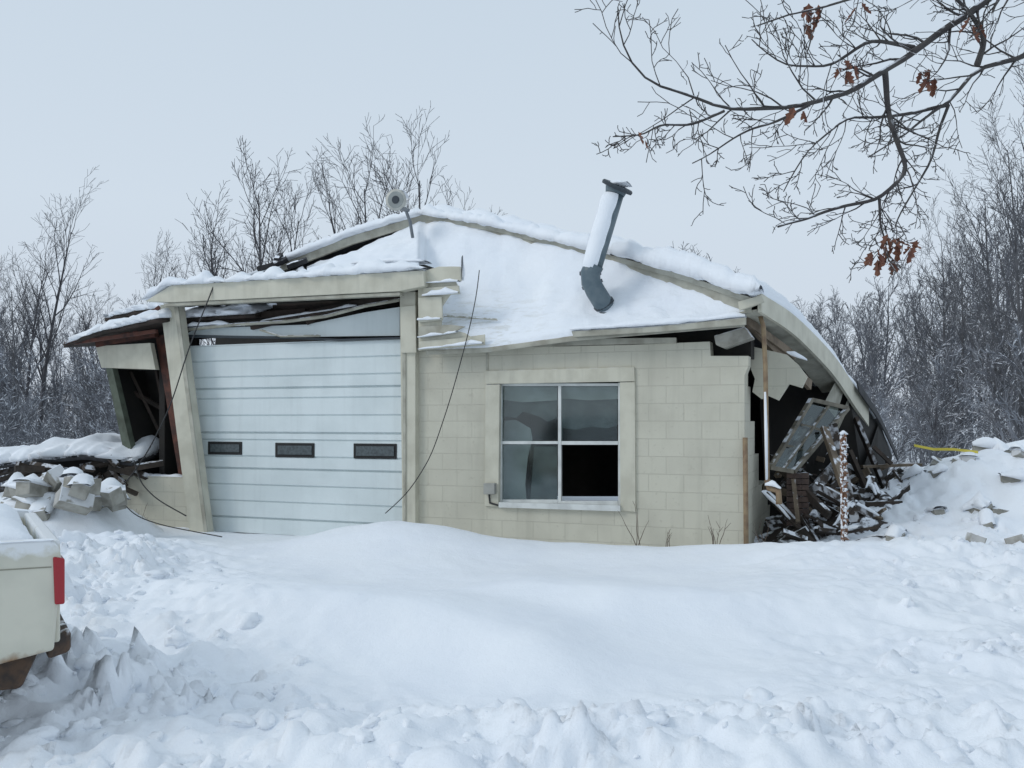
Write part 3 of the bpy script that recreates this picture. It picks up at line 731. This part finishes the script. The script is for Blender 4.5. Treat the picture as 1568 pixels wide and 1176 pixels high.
WEED=simple('weed_stem',(.12,.09,.07),.9)
def weed(name,bx,by,v,h,n):
    m=MB()
    for k in range(n):
        p=F(bx+U(-6,6),by,v+U(-.05,.05)); p.z=ground(p.x,p.y)-.05; P=[p]; d=Vector((U(-.3,.3),U(-.2,.2),1)).normalized(); L=h*U(.5,1.1)
        for s in range(6):
            d=(d+Vector((U(-.2,.2),U(-.1,.1),U(-.05,.1)))).normalized(); P.append(P[-1]+d*L/6)
            if s>1 and R()<.4:
                e=(d+Vector((U(-.9,.9),U(-.4,.4),.2))).normalized(); m.tube([P[-1],P[-1]+e*U(.05,.12)],[.003,.0015],4)
        m.tube(P,[.005,.0045,.004,.004,.003,.002,.0015],5)
    m.obj(name,WEED)
weed('dry_weed',978,860,-.18,.62,4); weed('dry_weed',1096,870,-.3,.36,6); weed('dry_weed',1022,862,-.3,.2,3); weed('dry_weed',1170,860,.0,.4,3); weed('dry_weed',215,800,-.5,.4,4)

# ------------------------------------------------------------------ PICKUP
tr=empty('pickup_truck')
TO=Vector((-1.97,4.0,0)); TX=Vector((-.905,-.425,0)); TY=Vector((-.52,.854,0)).normalized()
RZ=1.085; TWD=1.55
def T(x,y,z): return TO+TX*x+TY*y+Vector((0,0,z))
def arch(cx,r,n=10): return [(cx-r*math.cos(math.pi*i/n),.42+r*math.sin(math.pi*i/n)) for i in range(n+1)]
low=[(0.03,.60),(.35,.54)]+[(x,z) for x,z in arch(1.25,.44)]+[(2.1,.42),(3.6,.40)]+arch(4.35,.44)+[(5.25,.48),(5.3,.92),(5.15,1.02),(3.95,RZ),(2.1,RZ),(0.05,RZ),(0.01,RZ-.03),(0.0,1.0)]
m=MB(); m.prism([T(x,0,z) for x,z in low],TY*.06); m.prism([T(x,TWD-.06,z) for x,z in low],TY*.06)
m.prism([T(0,.06,.62),T(0,.06,RZ-.01),T(0,TWD-.06,RZ-.01),T(0,TWD-.06,.62)],TX*.06)
m.prism([T(2.1,.06,.45),T(2.1,.06,RZ),T(5.2,.06,1.0),T(5.25,.06,.5)],TY*(TWD-.12))
m.prism([T(.06,.06,.6),T(2.1,.06,.6),T(2.1,TWD-.06,.6),T(.06,TWD-.06,.6)],Vector((0,0,.05)))
m.obj('body',TPAINT,tr,bevel=.012)
m=MB(); m.prism([T(2.12,.08,RZ),T(2.2,.16,1.72),T(3.3,.16,1.72),T(3.95,.08,RZ)],TY*(TWD-.22)); m.obj('cab',TPAINT,tr,bevel=.03)
m=MB()
for y in (.05,TWD-.06): m.prism([T(2.3,y,1.14),T(2.34,y+.0,1.62),T(3.2,y,1.62),T(3.7,y,1.14)],TY*.04)
m.obj('cab_windows',DGLASS,tr)
m=MB()
for x in (1.25,4.35):
    for y in (.02,TWD-.24):
        m.tube([T(x,y,.36),T(x,y+.22,.36)],.36,28)
m.obj('tyres',RUB,tr,bevel=.03)
m=MB()
for x in (1.25,4.35): m.tube([T(x,-.005,.36),T(x,.02,.36)],.2,20)
m.obj('hubs',simple('hubcap',(.4,.4,.38),.4,metal=.6),tr)
m=MB(); m.prism([T(-.012,-.010,1.00),T(.035,-.012,1.01),T(.028,-.012,.80),T(-.012,-.010,.80)],TY*.12); m.obj('tail_light',RED,tr,bevel=.008)
m=MB(); m.prism([T(.27,-.004,.70),T(.27,-.004,.86),T(.46,-.004,.86),T(.46,-.004,.70)],TY*.01); m.obj('fuel_door',TPAINT,tr,bevel=.003)
m=MB()
fx=[(.262,.692),(.262,.868),(.468,.868),(.468,.692)]
for a,b in zip(fx,fx[1:]+fx[:1]): m.beam(T(a[0],-.001,a[1]),T(b[0],-.001,b[1]),.004,.004)
m.beam(T(0.04,-.001,.965),T(2.1,-.001,.965),.003,.005)
m.obj('panel_gaps',simple('seam',(.28,.27,.21),.7),tr)
m=MB(); m.prism([T(-.05,.12,.56),T(.05,.08,.54),T(.05,.08,.63),T(-.05,.12,.66)],TY*1.3); m.prism([T(.15,.1,.42),T(2,.1,.42),T(2,.1,.58),T(.08,.1,.58)],TY*1.3); m.obj('rear_bumper',RUST,tr,bevel=.02)
A=[T(.05,.07,.88),T(2.05,.07,.92)];B=[T(.05,TWD-.07,.88),T(2.05,TWD-.07,.92)]
loft('bed_snow',A,B,40,30,.24,SNOW,tr,amp=.22,under=.2)
m=MB(); snow_strip(m,[T(.03,.03,RZ-.005),T(1,.03,RZ-.005),T(2.05,.03,RZ-.005)],TY*.07,.02,amp=.9); snow_strip(m,[T(.02,TWD-.03,RZ-.005),T(2.05,TWD-.03,RZ-.005)],TY*.07,.02,amp=.9); m.obj('rail_snow',SNOW,tr,smooth=True)

# ------------------------------------------------------------------ TREES
def branch(mb,p,d,L,r,lev,maxl,cfg):
    n=cfg['seg'][lev]; P=[p.copy()]; D=[d]; RR=[r]; cur=d.copy(); wob=cfg['wob'][lev]; up=cfg['up'][lev]
    for i in range(n):
        cur=(cur+Vector((U(-wob,wob),U(-wob,wob),U(-wob,wob)+up))).normalized()
        P.append(P[-1]+cur*(L/n)); D.append(cur); RR.append(max(cfg['rmin'],r*(1-.85*(i+1)/n)))
    mb.tube(P,RR,cfg['sides'][lev],cap=False)
    if lev<maxl:
        c=cfg['kids'][lev]
        for k in range(c):
            t=cfg['t0'][lev]+(1-cfg['t0'][lev])*((k+R())/c); f=t*n; i=min(n-1,int(f)); q=P[i].lerp(P[i+1],f-i)
            dd=D[i+1]; perp=dd.cross(Vector((U(-1,1),U(-1,1),U(-1,1)))).normalized()
            an=U(*cfg['ang'][lev]); nd=(dd*math.cos(an)+perp*math.sin(an)).normalized()
            branch(mb,q,nd,L*U(*cfg['len'][lev])*(1.15-.6*t if lev==0 else 1-.4*t),max(cfg['rmin'],RR[i]*cfg['rk']),lev+1,maxl,cfg)
HT={}
def tree_mesh(name,H,kids,mat,seed,ang0=(.45,.95),rb=.012,rmin=.006,up=(.02,.10,.07,.04),len0=(.35,.55),t0=.2,trunks=1,wob=.12,maxl=3):
    random.seed(seed); mb=MB()
    cfg=dict(seg=[9,6,3,2,2],wob=[wob*.5,wob*1.3,wob*1.9,wob*2.2,.3],up=list(up)+[.02],sides=[6,4,3,3,3],kids=kids,t0=[t0,.2,.12,.1],ang=[ang0,(.35,.85),(.4,.9),(.4,1.1)],len=[len0,(.35,.6),(.35,.65),(.4,.7)],rk=.62,rmin=rmin)
    for k in range(trunks):
        d=Vector((U(-.3,.3),U(-.3,.3),1)).normalized() if trunks>1 else Vector((U(-.06,.06),U(-.06,.06),1)).normalized()
        branch(mb,Vector((U(-.2,.2)*(trunks>1),U(-.2,.2)*(trunks>1),-.3)),d,H*(U(.75,1) if trunks>1 else 1),H*rb,0,maxl,cfg)
    hm=max(v.z for v in mb.V)
    tv=[v for v in mb.V if v.z>hm*.6]; ox=sum(v.x for v in tv)/len(tv); oy=sum(v.y for v in tv)/len(tv)
    me=bpy.data.meshes.new(name); me.from_pydata([(v.x-ox,v.y-oy,v.z) for v in mb.V],[],mb.F); me.materials.append(mat)
    HT[name]=hm
    return me
def put(me,name,x,y,hh,rot=0,parent=None):
    s=hh/HT[me.name]
    o=bpy.data.objects.new(name,me); COL.objects.link(o); o.location=(x,y,ground(x,y) if y<80 and abs(x)<60 else 0); o.scale=(s,s,s); o.rotation_euler=(0,0,rot)
    if parent: o.parent=parent
    return o
mid=[tree_mesh('mid_tree_mesh_%d'%i,10,[14,7,4],BARKM,20+i,rb=.011,rmin=.0065,trunks=[2,3,1][i],t0=.3,ang0=(.35,.7),len0=(.32,.48),up=(.02,.12,.08,.05)) for i in range(3)]
for (px,top,d,k,rot) in ((382,228,25,1,.3),(445,222,27,2,1.2),(555,155,25,2,2.0),(520,215,27,2,3.4),(665,178,26,0,.7),(620,215,28,2,4.),(725,285,30,2,5.),(340,330,26,2,2.2),(95,250,31,2,1.1),(200,345,34,0,2.7),(275,350,32,2,1.9),(60,330,34,2,.2)):
    x=(px-CX)/FOC*d; hh=(HZ-top)/FOC*d+EYE
    put(mid[k],'bare_tree',x,d,hh,rot)
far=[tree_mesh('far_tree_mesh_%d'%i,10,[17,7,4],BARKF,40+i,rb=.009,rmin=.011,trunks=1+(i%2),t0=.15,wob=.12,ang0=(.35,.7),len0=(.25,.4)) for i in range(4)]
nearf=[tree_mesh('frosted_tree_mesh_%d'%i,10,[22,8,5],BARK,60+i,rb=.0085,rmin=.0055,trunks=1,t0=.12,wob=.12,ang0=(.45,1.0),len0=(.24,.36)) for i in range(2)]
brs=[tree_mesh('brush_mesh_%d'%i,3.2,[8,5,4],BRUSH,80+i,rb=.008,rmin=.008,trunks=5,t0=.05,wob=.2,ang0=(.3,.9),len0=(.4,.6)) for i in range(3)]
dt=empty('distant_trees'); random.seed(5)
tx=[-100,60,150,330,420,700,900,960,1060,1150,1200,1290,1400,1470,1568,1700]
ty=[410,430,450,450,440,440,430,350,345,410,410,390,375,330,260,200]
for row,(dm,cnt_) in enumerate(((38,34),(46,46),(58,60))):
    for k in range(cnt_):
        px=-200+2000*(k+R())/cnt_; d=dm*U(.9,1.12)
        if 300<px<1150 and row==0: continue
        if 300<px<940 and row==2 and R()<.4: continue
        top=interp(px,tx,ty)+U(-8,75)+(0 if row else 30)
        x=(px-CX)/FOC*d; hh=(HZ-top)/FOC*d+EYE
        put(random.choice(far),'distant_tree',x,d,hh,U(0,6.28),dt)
fb=empty('frosted_brush')
for k in range(110):
    side=R()<.5; px=U(-200,330) if side else U(1190,1800); d=U(20,42)
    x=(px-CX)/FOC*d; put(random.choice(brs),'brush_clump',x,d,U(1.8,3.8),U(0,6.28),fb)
for (px,top,d,k) in ((1545,130,22,0),(1600,60,24,1),(1500,230,27,1),(1440,300,30,0),(1475,330,26,0),(20,400,28,1),(150,430,30,0),(-30,360,26,1)):
    x=(px-CX)/FOC*d; hh=(HZ-top)/FOC*d+EYE; put(nearf[k],'frosted_tree',x,d,hh,px*.1)

# foreground oak
random.seed(11)
oak=empty('oak_tree'); mb=MB()
trunk=[Vector((4.9,6.2,-.2)),Vector((4.85,6.2,1.5)),Vector((4.8,6.1,3.2)),Vector((4.75,6.0,4.6)),Vector((4.9,6.1,6.5)),Vector((4.7,6.0,8.5))]
mb.tube(trunk,[.26,.22,.20,.17,.12,.06],12)
ocfg=dict(seg=[6,5,4,3],wob=[.22,.28,.33,.4],up=[.02,.03,.03,.02],sides=[5,4,4,3],kids=[6,4,2],t0=[.15,.15,.1],ang=[(.4,.95),(.5,1.1),(.5,1.1)],len=[(.35,.6),(.4,.6),(.4,.6)],rk=.6,rmin=.0022)
def limb(pts,r0,r1,start=None,twigs=14,tl=.5,first=.12):
    P=[Vector(start)] if start is not None else []
    P+=[W(x,y,d) for x,y,d in pts]
    Q=resample(P,max(10,len(P)*4))
    for _ in range(2): Q=[Q[0]]+[(Q[i-1]+Q[i]*2+Q[i+1])/4 for i in range(1,len(Q)-1)]+[Q[-1]]
    Q=[q+Vector((noise.noise(q*3),noise.noise(q*3+Vector((7,0,0))),noise.noise(q*3+Vector((0,7,0)))))*.03 for q in Q]
    n=len(Q); mb.tube(Q,[r0+(r1-r0)*(i/(n-1))**.8 for i in range(n)],7,cap=False)
    for k in range(twigs):
        t=first+(1-first)*(k+R())/twigs; i=min(n-2,int(t*(n-1))); d=(Q[i+1]-Q[i]).normalized()
        perp=d.cross(Vector((U(-.4,.4),1,U(-.4,.4)))).normalized()*(1 if R()<.5 else -1)+Vector((0,U(-.5,.5),0))
        an=U(.5,1.0); nd=(d*math.cos(an)+perp.normalized()*math.sin(an)).normalized()
        branch(mb,Q[i],nd,tl*U(.4,1.1),max(.003,(r0+(r1-r0)*t)*.45),1,3,ocfg)
limb([(1640,-70,5.6),(1530,-20,5.4),(1440,58,5.3),(1350,108,5.2),(1292,148,5.1),(1210,167,5.0),(1110,170,4.9),(1040,142,4.9),(990,128,4.8),(958,92,4.8),(945,12,4.8)],.042,.003,trunk[3],30,.55,.2)
limb([(1350,108,5.2),(1362,150,5.2),(1372,215,5.1),(1392,262,5.1),(1345,300,5.1),(1260,325,5.1),(1192,348,5.0)],.018,.006,None,20,.38)
limb([(1700,20,5.7),(1568,85,5.6),(1498,100,5.5),(1452,160,5.4),(1390,200,5.3),(1330,240,5.3)],.04,.004,trunk[2],20,.5,.3)
limb([(1498,100,5.5),(1510,60,5.4),(1480,10,5.3),(1420,-40,5.2)],.02,.006,None,14,.5)
limb([(1400,75,5.3),(1330,60,5.2),(1270,100,5.1),(1200,105,5.0),(1150,60,5.0)],.014,.003,None,16,.4)
limb([(1640,-150,5.6),(1420,-60,5.2),(1340,-10,5.0),(1240,20,5.0),(1160,40,4.9)],.03,.004,trunk[4],18,.45,.4)
limb([(1110,170,4.9),(1060,195,4.9),(1010,190,4.8),(985,207,4.8),(935,208,4.8)],.009,.003,None,9,.28)
limb([(1240,160,5.0),(1190,190,5.0),(1120,215,4.9),(1060,250,4.9)],.009,.003,None,11,.28)
limb([(1345,300,5.1),(1350,340,5.1),(1362,372,5.1)],.009,.004,None,10,.25)
limb([(1452,160,5.4),(1400,175,5.4),(1290,180,5.3),(1230,235,5.2),(1200,290,5.2)],.012,.003,None,14,.35)
limb([(1452,160,5.4),(1430,230,5.4),(1380,330,5.3),(1370,372,5.2)],.010,.003,None,12,.3)
mb.obj('branches',BARKD,oak,smooth=True,fixn=False)
lf=MB()
def leaf(p,s):
    rot=(Matrix.Rotation(U(0,6.28),3,'Z')@Matrix.Rotation(U(-.7,.7),3,'X')@Matrix.Rotation(U(-.5,.5),3,'Y'))
    half=[(0,.0),(.10,-.12),(.24,-.2),(.13,-.34),(.28,-.5),(.13,-.62),(.18,-.82),(0,-1)]
    b=len(lf.V); cv=U(.3,1.0); cu=U(.1,.5)
    for sg in (1,-1,0):
        for x,z in half: lf.V.append(p+rot@(Vector((sg*x*.9,cv*abs(sg)*x+cu*z*z,z))*s))
    for i in range(7):
        lf.F.append((b+i,b+i+1,b+16+i+1,b+16+i)); lf.F.append((b+8+i,b+16+i,b+16+i+1,b+8+i+1))
for (px,py,d,n) in ((1241,8,5,5),(1296,98,5.1,6),(1422,112,5.3,6),(1218,170,5,4),(984,203,4.8,2),(1362,365,5.1,11),(1345,385,5.1,6),(1396,368,5.1,4),(1355,395,5.1,5),(1240,30,5,3),(1320,10,5,2),(1490,30,5.3,3)):
    for k in range(n): leaf(W(px+U(-14,14),py+U(-8,12),d+U(-.05,.05)),U(.06,.11))
lf.obj('leaves',LEAF,oak,fixn=False)

# ------------------------------------------------------------------ WORLD, SUN, CAMERA
w=bpy.data.worlds.new('World'); bpy.context.scene.world=w; w.use_nodes=True; nt=w.node_tree
bg=nt.nodes['Background']; sky=N(nt,'ShaderNodeTexSky',sky_type='NISHITA'); sky.sun_disc=False
EL=math.radians(36); AZ=math.radians(250)
sky.sun_elevation=EL; sky.sun_rotation=AZ
tc=N(nt,'ShaderNodeTexCoord'); sp=N(nt,'ShaderNodeSeparateXYZ'); nt.links.new(tc.outputs['Generated'],sp.inputs[0])
cr_=N(nt,'ShaderNodeValToRGB'); nt.links.new(sp.outputs[2],cr_.inputs[0])
cr_.color_ramp.elements[0].position=0.0; cr_.color_ramp.elements[0].color=(.60,.66,.75,1)
cr_.color_ramp.elements[1].position=.6; cr_.color_ramp.elements[1].color=(.545,.65,.755,1)
e=cr_.color_ramp.elements.new(.22); e.color=(.625,.71,.80,1)
sc=N(nt,'ShaderNodeVectorMath',operation='SCALE'); sc.inputs['Scale'].default_value=10.5; nt.links.new(cr_.outputs[0],sc.inputs[0])
mx=mixcol(nt,.94,sky.outputs[0],sc.outputs[0]); nt.links.new(mx,bg.inputs['Color']); bg.inputs['Strength'].default_value=.1
sd=bpy.data.lights.new('sun','SUN'); sd.energy=.85; sd.angle=math.radians(20); sd.color=(1,.97,.93)
so=bpy.data.objects.new('sun',sd); COL.objects.link(so)
dv=Vector((math.sin(AZ)*math.cos(EL),math.cos(AZ)*math.cos(EL),math.sin(EL)))
so.rotation_euler=dv.to_track_quat('Z','Y').to_euler()
cd=bpy.data.cameras.new('camera'); co=bpy.data.objects.new('camera',cd); COL.objects.link(co)
co.location=(0,0,EYE); co.rotation_euler=(math.pi/2,0,0); cd.sensor_width=36; cd.lens=36*FOC/1568; cd.shift_y=(HZ-588)/1568; cd.clip_end=2000; cd.clip_start=.05
bpy.context.scene.camera=co
sc_=bpy.context.scene; sc_.view_settings.view_transform='Standard'; sc_.view_settings.look='None'; sc_.view_settings.exposure=0
